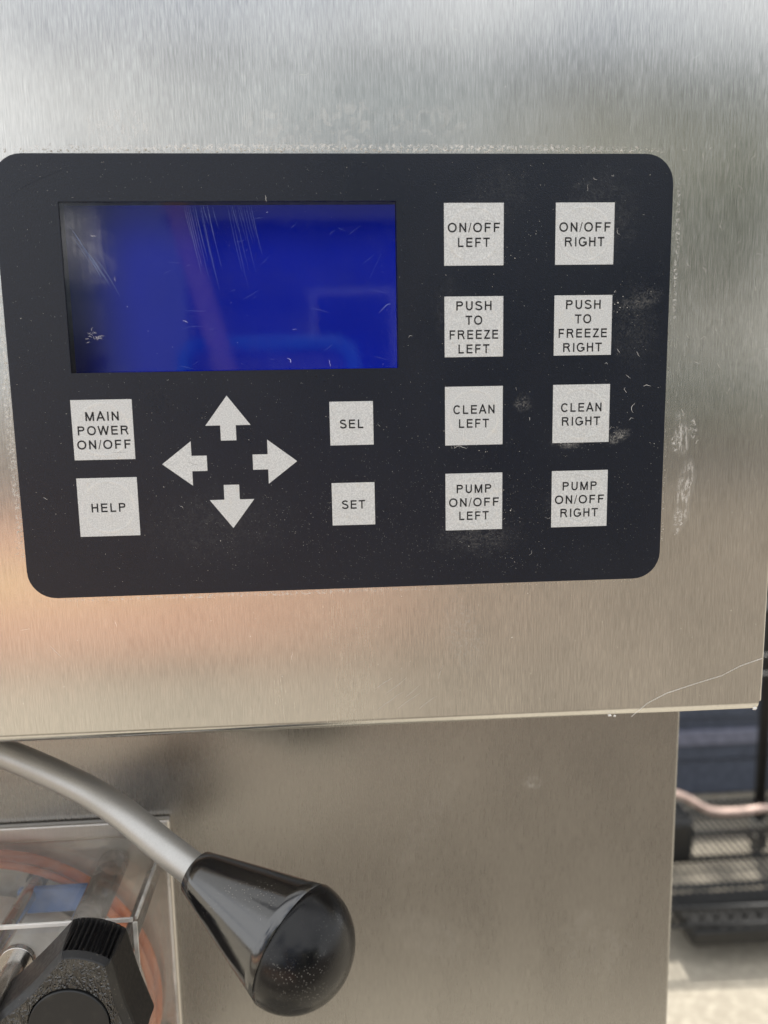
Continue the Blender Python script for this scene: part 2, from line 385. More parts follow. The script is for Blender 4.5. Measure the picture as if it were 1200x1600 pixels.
# ------------------------------------------------------------------ the ground
g = bmesh.new(); box(g, -60, 60, -60, 60, -.2, 0, conv=lambda x, y, z: Vector((x, y, z)))
finish('ground', g, M['concrete']); bpy.data.objects['ground']['kind'] = 'structure'
W = lambda x, y, z: Vector((x, y, z))
def sheet(name, pts, z, mat):
    b = bmesh.new(); b.faces.new([b.verts.new(W(x, y, z)) for x, y in pts]); tag(finish(name, b, mat), kind='structure')
sheet('bare_soil', [(-30, -40), (30, -40), (30, -.85), (-30, -.80)], .004, M['soil'])
sheet('brick_paving', [(-9, -2.15), (-9, -5.4), (-.3, -5.3), (.35, -3.5), (.0, -2.2)], .008, M['paving'])
sheet('added_soil_band', [(-9, -3.36), (-9, -3.62), (.3, -3.62), (.35, -3.36)], .012, M['soil'])  # dark band added for the stripe it mirrors in the steel
sheet('added_dark_strip', [(-9, -5.9), (-9, -7.4), (12, -7.6), (12, -6.1)], .008, M['asphalt'])  # another dark strip added for banding in the steel's reflection
sheet('added_pale_slab', [(-2.6, -1.3), (-2.6, -2.05), (.12, -2.0), (.2, -1.35)], .010, M['concrete'])  # pale sheet added to brighten what the lower steel reflects

# ------------------------------------------------------------------ the machine
HX0, HX1, HZ0, HZ1, HD, BY = -360., 138., -76.3, 205., 420., 65.
LX0, LX1, LZ0, LZ1 = -105.1, 3.2, 52.75, 106.7        # window of the display
machine = empty('ice_cream_machine', P(-110, 200, -1000), 'tall brushed stainless steel machine with an overhanging control box', 'machine')
# control box front: flat face with a cut-out, rolled lower edge, return under the box
bm = bmesh.new(); RB = 4.2; prof = [(0., HZ0 + RB)]
for i in range(1, 9): a = rad(90 * i / 8); prof.append((RB - RB * math.cos(a), HZ0 + RB - RB * math.sin(a)))
prof.append((BY + 10, HZ0))
xs = [HX0, LX0, LX1, HX1 - 1.2]; zs = [HZ0 + RB, LZ0, LZ1, HZ1]
gv = {(i, j): bm.verts.new(P(xs[i], 0, zs[j])) for i in range(4) for j in range(4)}
for i in range(3):
    for j in range(3):
        if (i, j) != (1, 1): bm.faces.new((gv[i, j], gv[i + 1, j], gv[i + 1, j + 1], gv[i, j + 1]))
rows = [[gv[i, 0] for i in range(4)]] + [[bm.verts.new(P(x, y, z)) for x in xs] for y, z in prof[1:]]
for p, q in zip(rows, rows[1:]):
    for i in range(3): bm.faces.new((p[i], q[i], q[i + 1], p[i + 1]))
# right-hand rolled edge
cols = [[gv[3, j] for j in range(4)]]
for i in range(1, 6):
    a = rad(90 * i / 5); cols.append([bm.verts.new(P(HX1 - 1.2 + 1.2 * math.sin(a), 1.2 - 1.2 * math.cos(a), z)) for z in zs])
cols.append([bm.verts.new(P(HX1, 14, z)) for z in zs])
for p, q in zip(cols, cols[1:]):
    for j in range(3): bm.faces.new((p[j], q[j], q[j + 1], p[j + 1]))
for f in bm.faces: f.smooth = True
head = part('control_box_front', bm, M['steel_front'], machine, origin=P(0, 0, 0))
part('control_box_cover', boxbm(HX0, HX1 - 1.2, 76, HD, HZ0 + .6, HZ1 - .5), M['steel_trim'], machine, bevel=.001)
bm = bmesh.new(); box(bm, HX1 - 2.6, HX1 - 1., 14.3, HD, HZ0 + 1.2, HZ1); part('side_panel', bm, M['steel_trim'], machine)
part('top_panel', boxbm(HX0, HX1 - 3, 1, HD, HZ1 + .3, HZ1 + 1.5), M['steel_trim'], machine)
# lower body
part('lower_body', boxbm(HX0, 137.0, BY, HD - 5, -940, HZ0 - .4), M['steel_body'], machine, origin=P(0, 0, 0), bevel=.0016, seg=3)
part('base', boxbm(HX0 + 20, 117, BY + 20, HD - 25, -998, -940.5), M['black_rubber'], machine, bevel=.003)
# frame plate round the freezer door
part('door_frame', boxbm(-270, -96.5, 60.5, BY - .3, -330, -141.5), M['frame'], machine, bevel=.001)
# cylinder mouth in the body behind the clear door
bm = bmesh.new(); box(bm, -255.5, -98.5, 60.1, 60.45, -299, -148.6); part('white_backing', bm, M['white_plastic'], machine)  # white plate added behind the clear door to brighten it
bm = bmesh.new(); lathe(bm, [(.0003, .069), (.0022, .069), (.0022, .0635), (.0004, .063), (.0004, 0)], P(-177, 60.3, -222), Vector((0, -1, 0)), 72, cap=False)
part('cylinder_mouth', bm, M['white_plastic'], machine, smooth=True)

# ------------------------------------------------------------------ control panel (membrane on the steel)
panel = empty('control_panel', P(-14, 0, -23), 'dark membrane control panel with white keys and a lit blue display on the steel front', 'control panel')
OV = rrect(-125, 96.4, -23.3, 121.4, 9.6)
bm = bmesh.new()
def ring_faces(outer, x0, x1, z0, z1, y, back=None):
    # film sheet with the rectangular window hole: bridge via the four corner regions
    o = [bm.verts.new(P(x, y, z)) for x, z in outer]
    c = [bm.verts.new(P(x, y, z)) for x, z in ((x1, z1), (x0, z1), (x0, z0), (x1, z0))]
    n = len(outer) // 4
    for k in range(4):
        arc = o[k * n:(k + 1) * n]
        for a_, b_ in zip(arc, arc[1:]): bm.faces.new((c[k], a_, b_))
        nxt = o[((k + 1) * n) % len(o)]
        bm.faces.new((c[k], arc[-1], nxt, c[(k + 1) % 4]))
    return o, c
o1, c1 = ring_faces(OV, LX0, LX1, LZ0, LZ1, -.45); o2, c2 = ring_faces(OV, LX0, LX1, LZ0, LZ1, -.02)
for A, B in ((o1, o2), (c1, c2)):
    for i in range(len(A)): bm.faces.new((A[i], A[(i + 1) % len(A)], B[(i + 1) % len(A)], B[i]))
film = part('film', bm, M['film'], panel, origin=P(0, 0, 0))
SCX = .35
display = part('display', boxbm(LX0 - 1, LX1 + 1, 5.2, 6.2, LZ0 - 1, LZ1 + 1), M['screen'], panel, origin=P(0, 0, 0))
bm = bmesh.new()
for a in ((LX0 - 2, LX0 - .05, .0, 7, LZ0 - 2, LZ1 + 2), (LX1 + .05, LX1 + 2, .0, 7, LZ0 - 2, LZ1 + 2), (LX0 - .05, LX1 + .05, .0, 7, LZ1 + .05, LZ1 + 2), (LX0 - .05, LX1 + .05, .0, 7, LZ0 - 2, LZ0 - .05)):
    box(bm, a[0], a[1], a[2] + .6, a[3], a[4], a[5])
part('bezel', bm, M['bezel'], panel)
part('window', boxbm(LX0 + .22, LX1 - .22, -.40, -.36, LZ0 + .22, LZ1 - .22), M['window'], panel, origin=P(0, 0, 0))

def _arc(cx, cy, rx, ry, a0, a1, n=10):
    return [(cx + rx * math.cos(rad(a0 + (a1 - a0) * i / n)), cy + ry * math.sin(rad(a0 + (a1 - a0) * i / n))) for i in range(n + 1)]
SWID = .168; _h = SWID / 2
def _round(w, a0, a1, n=26):
    # a superellipse-like bowl of a grotesque O
    out = []
    for i in range(n + 1):
        a = rad(a0 + (a1 - a0) * i / n); c, s = math.cos(a), math.sin(a); p = .93
        out.append((w / 2 + (w / 2 - _h) * math.copysign(abs(c) ** p, c), .5 + (.515 - _h) * math.copysign(abs(s) ** p, s)))
    return out
def _glyphs():
    b, t, m = _h, 1 - _h, .53; G = {}
    def g(ch, w, sb, *st): G[ch] = (w, sb, st)
    g('A', .93, .01, [(.065, 0), (.455, .99), (.475, .99), (.865, 0)], [(.19, .33), (.74, .33)])
    g('C', .90, .06, _round(.93, 38, 322))
    g('E', .74, .10, [(.74, t), (_h, t), (_h, b), (.74, b)], [(_h + .05, m), (.70, m)])
    g('F', .69, .10, [(.69, t), (_h, t), (_h, 0)], [(_h + .05, m - .03), (.62, m - .03)])
    g('G', .95, .06, _round(.95, 38, 338), [(.53, .45), (.885, .45), (.885, .16)])
    g('H', .77, .10, [(_h, 0), (_h, 1)], [(.77 - _h, 0), (.77 - _h, 1)], [(_h + .05, m), (.72 - _h, m)])
    g('I', .132, .12, [(_h, 0), (_h, 1)])
    g('L', .66, .10, [(_h, 1), (_h, b), (.66, b)])
    g('M', .94, .10, [(_h, 0), (_h, 1)], [(_h + .02, .96), (.475, .02)], [(.465, .02), (.92 - _h, .96)], [(.94 - _h, 0), (.94 - _h, 1)])
    g('N', .77, .10, [(_h, 0), (_h, 1)], [(_h, .92), (.77 - _h, .08)], [(.77 - _h, 0), (.77 - _h, 1)])
    g('O', .99, .06, _round(.99, 90, 450, 40))
    g('P', .77, .10, [(_h, 0), (_h, t), (.48, t)] + _arc(.48, .72, .29 - _h + .0, .28 - _h, 90, -90, 12) + [(_h, .44 + _h)])
    g('R', .86, .10, [(_h, 0), (_h, t), (.52, t)] + _arc(.52, .735, .29 - _h, .265 - _h, 90, -90, 12) + [(_h, .47 + _h)], [(.46, .52), (.60, .42), (.80, 0)])
    g('S', .80, .06, _arc(.40, .742, .305, .258 - _h + .012, 22, 180, 12)[:] + [(.12, .66), (.24, .585), (.40, .535), (.58, .475)] + _arc(.40, .272, .335, .272 - _h + .012, 25, -168, 14))
    g('T', .80, .03, [(0, t), (.80, t)], [(.40, 0), (.40, .95)])
    g('U', .77, .10, [(_h, 1), (_h, .38)] + _arc(.385, .38, .385 - _h, .395 - _h, 180, 360, 14) + [(.77 - _h, 1)])
    g('W', 1.28, .01, [(.07, 1), (.345, .0)], [(.335, .0), (.645, 1)], [(.635, 1), (.945, .0)], [(.935, .0), (1.21, 1)])
    g('Z', .78, .04, [(.04, t), (.76, t)], [(.68, .95), (.10, .05)], [(.02, b), (.78, b)])
    g('/', .34, .0, [(.03, -.02), (.31, 1.02)])
    return G
GLYPHS = _glyphs()
def stroke(bm, pts, w, f):
    pts = [q for i, q in enumerate(pts) if i == 0 or math.hypot(q[0] - pts[i - 1][0], q[1] - pts[i - 1][1]) > 1e-4]
    n = len(pts); closed = math.hypot(pts[0][0] - pts[-1][0], pts[0][1] - pts[-1][1]) < 1e-6; L = []
    if closed: pts = pts[:-1]; n -= 1
    for i in range(n):
        p = pts[i]; a = pts[i - 1] if (i or closed) else None; c = pts[(i + 1) % n] if (i < n - 1 or closed) else None
        def nr(u, v): dx, dy = v[0] - u[0], v[1] - u[1]; l = math.hypot(dx, dy); return (-dy / l, dx / l)
        if a is None: q = nr(p, c); k = 1
        elif c is None: q = nr(a, p); k = 1
        else:
            q1, q2 = nr(a, p), nr(p, c); q = (q1[0] + q2[0], q1[1] + q2[1]); l = math.hypot(*q) or 1; q = (q[0] / l, q[1] / l); k = min(1.6, 1 / max(.3, q[0] * q1[0] + q[1] * q1[1]))
        L.append((bm.verts.new(f(p[0] + q[0] * k * w / 2, p[1] + q[1] * k * w / 2)), bm.verts.new(f(p[0] - q[0] * k * w / 2, p[1] - q[1] * k * w / 2))))
    for i in range(n if closed else n - 1):
        a, b = L[i], L[(i + 1) % n]; bm.faces.new((a[0], a[1], b[1], b[0]))
def text_mesh(bm, s, cx, cz, y, cap=3.0, width=None, track=.13):
    x = 0; items = []
    for ch in s:
        w, sb, st = GLYPHS[ch]; x += sb; items.append((x, w, st, ch)); x += w + sb + track
    lo = items[0][0]; hi = items[-1][0] + items[-1][1]; k = width / cap / (hi - lo) if width else 1.
    for gx, w, st, ch in items:
        for j, pts in enumerate(st):
            def f(a, b, j=j): return P(cx + (gx + a - (lo + hi) / 2) * k * cap, y - .002 * j, cz + (b - .5) * cap)
            stroke(bm, pts, SWID * (.55 if ch == '/' else 1), f)
KY = -.50; TY = -.53
def key(cx, cz, s, lines, look, pitch=4.75, cap=3.0):
    o = part('key', boxbm(cx - s / 2, cx + s / 2, KY, -.44, cz - s / 2, cz + s / 2), M['key'], panel, origin=P(cx, KY, cz), bevel=.00004, seg=1)
    o['label'] = look
    bm = bmesh.new(); n = len(lines)
    for i, (tx, w) in enumerate(lines): text_mesh(bm, tx, cx, cz + ((n - 1) / 2 - i) * pitch - .2, TY, cap, w)
    tx = part('lettering', bm, M['ink'], o, clamp=False); return o
K = 20.; cL, cR, cM, cS = 29., 66.55, -96.15, -13.1
rz = (96., 66.0, 36.1, 6.3)
key(cL, rz[0], K, (('ON/OFF', 17.5), ('LEFT', 10.7)), 'white square key reading ON/OFF LEFT')
key(cR, rz[0], K, (('ON/OFF', 17.5), ('RIGHT', 13.5)), 'white square key reading ON/OFF RIGHT')
key(cL, rz[1], K, (('PUSH', 12.), ('TO', 5.7), ('FREEZE', 16.6), ('LEFT', 10.6)), 'white square key reading PUSH TO FREEZE LEFT')
key(cR, rz[1], K, (('PUSH', 12.), ('TO', 5.7), ('FREEZE', 16.8), ('RIGHT', 13.5)), 'white square key reading PUSH TO FREEZE RIGHT')
key(cL, rz[2], K, (('CLEAN', 14.3), ('LEFT', 10.4)), 'white square key reading CLEAN LEFT')
key(cR, rz[2], K, (('CLEAN', 14.3), ('RIGHT', 13.5)), 'white square key reading CLEAN RIGHT')
key(cL, rz[3], K, (('PUMP', 12.2), ('ON/OFF', 17.6), ('LEFT', 10.4)), 'white square key reading PUMP ON/OFF LEFT')
key(cR, rz[3], K, (('PUMP', 12.2), ('ON/OFF', 17.6), ('RIGHT', 13.5)), 'white square key reading PUMP ON/OFF RIGHT')
key(cM, 33.95, K, (('MAIN', 10.9), ('POWER', 16.6), ('ON/OFF', 17.6)), 'white square key reading MAIN POWER ON/OFF', 4.7)
key(cM, 7.85, K, (('HELP', 11.3),), 'white square key reading HELP')
key(cS, 34.4, 14.8, (('SEL', 8.),), 'small white square key reading SEL')
key(cS, 6.65, 14.8, (('SET', 8.),), 'small white square key reading SET')
def arrow(cx, cz, rot, look):
    pts = [(0, 7.6), (7.55, -2.3), (2.6, -2.3), (2.6, -7.4), (-2.6, -7.4), (-2.6, -2.3), (-7.55, -2.3)]
    c, s = math.cos(rad(rot)), math.sin(rad(rot)); bm = bmesh.new()
    extrude_poly(bm, [(cx + x * c - z * s, cz + x * s + z * c) for x, z in pts], KY, -.44)
    part('arrow_key', bm, M['key'], panel, origin=P(cx, KY, cz))['label'] = look
arrow(-54.8, 36.9, 0, 'white arrow key pointing up'); arrow(-54.6, 7.0, 180, 'white arrow key pointing down')
arrow(-69.8, 21.95, 90, 'white arrow key pointing left'); arrow(-39.6, 21.95, -90, 'white arrow key pointing right')

# dust, lint and scratches that lie on the film and the steel (real specks, too many to count)
def speck(bm, x, y, z, r):
    n = random.choice((3, 4, 5)); a0 = random.random() * 6; e = random.uniform(.5, 1)
    top = bm.verts.new(P(x, y - r * .5, z)); rg = [bm.verts.new(P(x + r * math.cos(a0 + 6.283 * i / n) * random.uniform(.6, 1.2), y, z + e * r * math.sin(a0 + 6.283 * i / n))) for i in range(n)]
    for i in range(n): bm.faces.new((top, rg[i], rg[(i + 1) % n]))
def fibre(bm, x, y, z, L, w, bend=1., ang=None):
    a = random.uniform(0, 6.283) if ang is None else ang; pts = []
    for i in range(7):
        pts.append((x, z)); a += random.uniform(-.5, .5) * bend; x += math.cos(a) * L / 6; z += math.sin(a) * L / 6
    ribbon(bm, pts, y, w)
def ribbon(bm, pts, y, w, taper=True):
    L, R_, n = [], [], len(pts)
    for i, (x, z) in enumerate(pts):
        p, q = pts[max(0, i - 1)], pts[min(n - 1, i + 1)]; dx, dz = q[0] - p[0], q[1] - p[1]; l = math.hypot(dx, dz) or 1
        ww = w * (.25 + .75 * math.sin(math.pi * i / (n - 1)) if taper else 1) / 2
        L.append(bm.verts.new(P(x - dz / l * ww, y, z + dx / l * ww))); R_.append(bm.verts.new(P(x + dz / l * ww, y, z - dx / l * ww)))
    for i in range(n - 1): bm.faces.new((L[i], R_[i], R_[i + 1], L[i + 1]))
bm = bmesh.new()
for _ in range(2600):
    x, z = random.uniform(-123, 95), random.uniform(-21, 119)
    if LX0 - .3 < x < LX1 + .3 and LZ0 - .3 < z < LZ1 + .3: continue
    speck(bm, x, TY - .01, z, abs(random.gauss(0, .05)) + .025)
for _ in range(2600):                                             # settled flour-fine dust at the lower part
    x, z = random.gauss(10, 45), random.gauss(2, 15)
    if -123 < x < 95 and -21 < z < 48: speck(bm, x, TY - .01, z, abs(random.gauss(0, .04)) + .025)
for cx, cz, n, s in ((29, 59, 60, 4), (63, 28, 60, 4), (70, 30, 70, 5), (26, 27, 60, 5), (35, 0, 50, 5), (80, 72, 40, 6), (45, 90, 40, 6)):
    for _ in range(n): speck(bm, cx + random.gauss(0, s), TY - .012, cz + random.gauss(0, s * .6), abs(random.gauss(0, .09)) + .03)
part('dust', bm, M['dust'], panel, kind='stuff')
bm = bmesh.new()
for _ in range(24):
    x, z = random.uniform(-120, 94), random.uniform(-20, 118)
    fibre(bm, x, TY - .015, z, random.uniform(.6, 2.6), random.uniform(.05, .11), 1.6)
for _ in range(12): fibre(bm, random.uniform(60, 93), TY - .016, random.uniform(40, 118), random.uniform(1, 3.2), .1, 2)
for (x, z, L, a) in ((-96, 64, 2.6, .3), (-33, 55, 2.2, 1.57), (-33, 55, 1.2, 1.4), (-68, 69, 2, .4), (85, 36, 4, 1.9), (91, 45, 3, 2.2), (62, 27, 5, .3), (74, 28, 5, .6), (26, 26, 6, .2), (22, 25, 5, .5)):
    fibre(bm, x, TY - .02, z, L, .13, 1.3, a)
for _ in range(14): fibre(bm, -96.5 + random.gauss(0, 1), TY - .02, 64 + random.gauss(0, 1), 1.5, .08, 2)
part('lint', bm, M['lint'], panel, kind='stuff')
bm = bmesh.new()
for i in range(24):                                               # fan of vertical scratches on the window
    x = -66 + i * .75 + random.gauss(0, .25) + (4.5 if i > 12 else 0); L = random.uniform(8, 27) * (1 if i % 3 else .6)
    ribbon(bm, [(x + .15 * q * L / 6 + .02 * q * q, LZ1 - 1 - random.uniform(0, .4) - q * L / 6) for q in range(7)], -.415, random.uniform(.04, .09))
for i in range(11):                                               # arcs near the left edge
    x, z = -102 + i * .7, 97 - i * .8 + random.gauss(0, 1); L = random.uniform(7, 15)
    ribbon(bm, [(x + q * L * .09 - .018 * q * q * L / 8, z - q * L * .13) for q in range(8)], -.415, random.uniform(.06, .16))
for _ in range(24):
    fibre(bm, random.uniform(LX0 + 1, LX1 - 8), -.415, random.uniform(LZ0 + 1, LZ1 - 3), random.uniform(1, 7), .045, .25, random.uniform(-.3, .7))
ribbon(bm, [(-6, 82), (-2, 90)], -.415, .1); ribbon(bm, [(-3, 71), (-.5, 73.5), (1, 74)], -.42, .2)
part('window_scratches', bm, M['scratch'], panel, kind='stuff')
bm = bmesh.new()
ribbon(bm, [(-121, 108), (-115, 111.5), (-108, 114.5), (-100, 117.5)], TY - .01, .10)
for _ in range(30): fibre(bm, random.uniform(-120, 90), TY - .01, random.uniform(-18, 118), random.uniform(2, 8), .05, .15)
part('film_scratches', bm, M['film'], panel, kind='stuff')
bm = bmesh.new()
for _ in range(520): speck(bm, random.uniform(-138, 136), -.03, random.uniform(-72, 165), abs(random.gauss(0, .07)) + .03)
for _ in range(650): speck(bm, random.uniform(-122, 93), -.04, 121.9 + abs(random.gauss(0, .7)), abs(random.gauss(0, .16)) + .05)
for _ in range(420): speck(bm, -125.4 - abs(random.gauss(0, .9)), -.04, random.uniform(-10, 112), abs(random.gauss(0, .15)) + .05)
for _ in range(260): speck(bm, random.uniform(-120, 90), -.04, -23.7 - abs(random.gauss(0, .35)), abs(random.gauss(0, .07)) + .03)
for _ in range(160): speck(bm, 96.8 + abs(random.gauss(0, .4)), -.04, random.uniform(-10, 115), abs(random.gauss(0, .08)) + .03)
for _ in range(40): fibre(bm, random.uniform(-120, 130), -.05, random.uniform(121.8, 124), random.uniform(1, 3), .1, 1.5)
for _ in range(30): fibre(bm, -126.5 + random.gauss(0, .8), -.05, random.uniform(-10, 112), random.uniform(1, 3), .1, 1.5)
for _ in range(24): fibre(bm, random.uniform(100, 134), -.05, random.uniform(20, 115), random.uniform(1, 2.6), .09, 1.5)
part('crumbs', bm, M['dust'], machine, kind='stuff')
bm = bmesh.new()
ribbon(bm, [(88, -76), (94, -71), (101, -67.5), (112, -64.2), (122, -61.5), (129, -58), (137, -55.5)], -.03, .17, False)
for _ in range(6): fibre(bm, random.uniform(-20, 10), -.03, random.uniform(-72, -60), random.uniform(6, 12), .045, .2, random.uniform(.6, .75))
for _ in range(9): fibre(bm, random.uniform(-130, 130), -.03, random.choice((random.uniform(-70, -28), random.uniform(126, 160))), random.uniform(2, 6), .035, .3)
part('scratches', bm, M['scratch_metal'], machine, kind='stuff')
bm = bmesh.new()                                                  # torn burr on the corner of the rolled edge
for (x, y, z, r) in ((80, .6, -75.4, .9), (82, .8, -75.8, .7), (135.5, .5, -75.2, 1.0)): speck(bm, x, y, z, r)
part('burr', bm, M['scratch_metal'], machine, kind='stuff')

# ------------------------------------------------------------------ dispensing lever
lever = empty('dispensing_lever', P(-200, 62, -88), 'bent satin metal lever with a black tapered knob below the control box', 'lever')
AX = Vector((.7874, -.5552, -.2680)).normalized()
NK = P(-72.2, -7, -124.6)                                         # centre of the knob's narrow mouth
pts = [P(-262, 60, -83), P(-228, 59, -84.5), P(-190, 53, -90.5), P(-153, 41.5, -99.6), P(-121, 26.5, -107.4), NK - AX * .040 + Vector((0, 0, .0017)), NK - AX * .020 + Vector((0, 0, .0006)), NK - AX * .004, NK + AX * .01]
bm = bmesh.new(); tube(bm, spline(pts, 10), .0058, 32); part('rod', bm, M['rod'], lever, smooth=True)
bm = bmesh.new(); box(bm, -275, -255, 50, 64.5, -92, -77); part('pivot', bm, M['stud'], lever, bevel=.002)
R0, R1, LC = .0079, .0204, .0440
prof = [(.006, .0062), (0, .0064), (-.0006, R0 - .0006), (-.0002, R0)]
prof += [(LC * i / 10, R0 + (R1 - R0) * (i / 10) ** .96) for i in range(1, 11)]
bm = bmesh.new(); lathe(bm, prof + [(LC, R1 - .0006)], NK, AX, 96, cap=False)
part('knob', bm, M['knob'], lever, smooth=True)
bm = bmesh.new(); prof = [(LC + .0001, R1 - .0003), (LC + .0004, R1 + .00025)]
prof += [(LC + .0004 + R1 * 1.0 * math.sin(rad(a)), (R1 + .00025) * math.cos(rad(a))) for a in range(5, 90, 5)] + [(LC + .0004 + R1 * 1.0, 0)]
lathe(bm, prof, NK, AX, 96, cap=False); part('knob_cap', bm, M['knob_cap'], lever, smooth=True)

# ------------------------------------------------------------------ clear freezer door
door = empty('freezer_door', P(-177, 60, -300), 'thick clear acrylic freezer door with orange gasket, behind the black star knob', 'door')
DX0, DX1, DY0, DY1, DZ0, DZ1 = -256., -98., 3., 60., -300., -148.
part('acrylic_block', boxbm(DX0, DX1, DY0, DY1, DZ0, DZ1), M['acrylic'], door, bevel=.0008)
for a_ in ((DX0 + 1, DX1 - 1, DY0 - .6, DY0 + .5, DZ1 - 1.2, DZ1 + .5), (DX1 - .6, DX1 + .5, DY0 + 1, DY1 - 1, DZ1 - 1.2, DZ1 + .5), (DX1 - 1.2, DX1 + .5, DY0 - .6, DY0 + .6, DZ0, DZ1 - 1.4), (DX1 - .6, DX1 + .5, DY1 - 2.4, DY1 - .5, DZ0, DZ1 - 1.4)): part('edge_glint', boxbm(*a_), M['edge'], door, bevel=.0003)  # pale bars that paint bright highlights along the block's edges
def torus(bm, c, R_, r, y, n=96, m=14):
    ring = []
    for i in range(n):
        a = 2 * math.pi * i / n
        ring.append([bm.verts.new(P(c[0] + (R_ + r * math.cos(2 * math.pi * j / m)) * math.cos(a), y + r * math.sin(2 * math.pi * j / m), c[1] + (R_ + r * math.cos(2 * math.pi * j / m)) * math.sin(a))) for j in range(m)])
    for i in range(n):
        for j in range(m): bm.faces.new((ring[i][j], ring[(i + 1) % n][j], ring[(i + 1) % n][(j + 1) % m], ring[i][(j + 1) % m]))
for R_, r, y in ((71.5, 2.3, 56.), (70.6, 1.6, 50.5)):
    bm = bmesh.new(); torus(bm, (-177, -222), R_, r, y); part('gasket', bm, M['gasket'], door, smooth=True)
def rodY(name, x, z, r, y0, y1, mat, parent=door, seg=32, hollow=0):
    bm = bmesh.new(); L = (y1 - y0) / 1000
    pr = [(0, r / 1000), (L, r / 1000)] if not hollow else [(0, hollow / 1000), (0, r / 1000), (L, r / 1000), (L, hollow / 1000), (0, hollow / 1000)]
    lathe(bm, pr, P(x, y0, z), Vector((0, 1, 0)), seg, cap=not hollow)
    return part(name, bm, mat, parent, smooth=False, bevel=.0004 if not hollow else 0)
rodY('tube', -121, -159, 6.2, 4.5, 58.5, M['tube']); rodY('tube', -104.5, -166, 3.0, 4.5, 58.5, M['tube'])
s1 = rodY('stud', -153.5, -163.5, 3.4, 5.5, 58, M['stud']); rodY('seal', -153.5, -163.5, 4.4, 54, 57, M['black_rubber'], s1)
s2 = rodY('stud', -141.5, -161.5, 3.6, -30, 5, M['stud']); rodY('washer', -141.5, -161.5, 6.4, .2, 2.8, M['stud'], s2)
part('blue_plate', boxbm(-158, -127, 44, 48, -172, -161), M['blue_plastic'], door, bevel=.001)  # small blue plate inside the clear block
rodY('plug', -131, -165, 2.4, 18, 26, M['white_plastic'])
bm = bmesh.new(); lathe(bm, [(0, .058), (.004, .06), (.030, .044), (.034, .040), (.034, 0)], P(-177, 56, -228), Vector((0, -1, 0)), 64, cap=False)
part('beater_bearing', bm, M['white_plastic'], door, smooth=True)
bm = bmesh.new(); lathe(bm, [(0, .0135), (.13, .0135)], P(-168, 16, -298), Vector((0, 0, 1)), 40); part('draw_piston', bm, M['stud'], door, bevel=.0008)

# star knob
star = empty('star_knob', P(-113, 2.8, -160), 'black three-lobed star knob with leather grain screwed on the clear door', 'knob')
SC_, SN = (-113.6, -163.6), 600
def outline(R_, half, bow, ribs):
    out = []
    for i in range(SN):
        th = 360 * i / SN; d = ((th - 74 + 60) % 120) - 60               # angle from the nearest lobe
        ad = abs(d); h = R_ * math.cos(rad(60 - half))
        if ad < half: r = R_ * (1 - .012 * (ad / half) ** 4)
        else: r = h / math.cos(rad(60 - ad)) - bow * math.sin(math.pi / 2 * (ad - half) / (60 - half))
        if ad < half - 1.2: r -= ribs * (abs(((d + 60) / 4.3) % 1 - .5) * 2)
        out.append((SC_[0] + r * math.cos(rad(th)), SC_[1] + r * math.sin(rad(th))))
    return out
bm = bmesh.new(); rings = []
for y, s, hf, bw, rb in ((-8.5, 25.4, 20.8, .6, .2), (-9.6, 25.9, 20.8, .5, .9), (-10.6, 26.0, 20.7, .5, 1.5), (-23.6, 25.9, 18.8, .8, 1.7), (-24.6, 25.9, 18.6, .8, 1.5), (-25.8, 25.7, 18.3, .9, .0), (-28.2, 24.9, 16.6, 1.3, 0), (-28.6, 24.6, 16.4, 1.4, 0)):
    rings.append([bm.verts.new(P(x, y, z)) for x, z in outline(s, hf, bw, rb)])
for p, q in zip(rings, rings[1:]):
    for i in range(SN): bm.faces.new((p[i], p[(i + 1) % SN], q[(i + 1) % SN], q[i]))
bm.faces.new(rings[0])
part('grip', bm, M['star'], star)
bm = bmesh.new(); ro = [bm.verts.new(P(x, -28.6, z)) for x, z in outline(24.6, 16.4, 1.4, 0)]
ri = [bm.verts.new(P(SC_[0] + 13.7 * math.cos(2 * math.pi * i / SN), -28.6, SC_[1] + 13.7 * math.sin(2 * math.pi * i / SN))) for i in range(SN)]
for i in range(SN): bm.faces.new((ro[i], ro[(i + 1) % SN], ri[(i + 1) % SN], ri[i]))
rj = [bm.verts.new(P(SC_[0] + 13.6 * math.cos(2 * math.pi * i / SN), -27.8, SC_[1] + 13.6 * math.sin(2 * math.pi * i / SN))) for i in range(SN)]
for i in range(SN): bm.faces.new((ri[i], ri[(i + 1) % SN], rj[(i + 1) % SN], rj[i]))
part('grained_face', bm, M['leather'], star, origin=P(0, 0, 0))
bm = bmesh.new(); lathe(bm, [(0, .0132), (.0012, .0132), (.0015, .0129), (.0015, 0)], P(SC_[0], -27.8, SC_[1]), Vector((0, -1, 0)), 96, cap=False)
part('cap', bm, M['cap'], star)
rodY('hub', SC_[0], SC_[1], 8, -8.4, 2.8, M['star'], star)

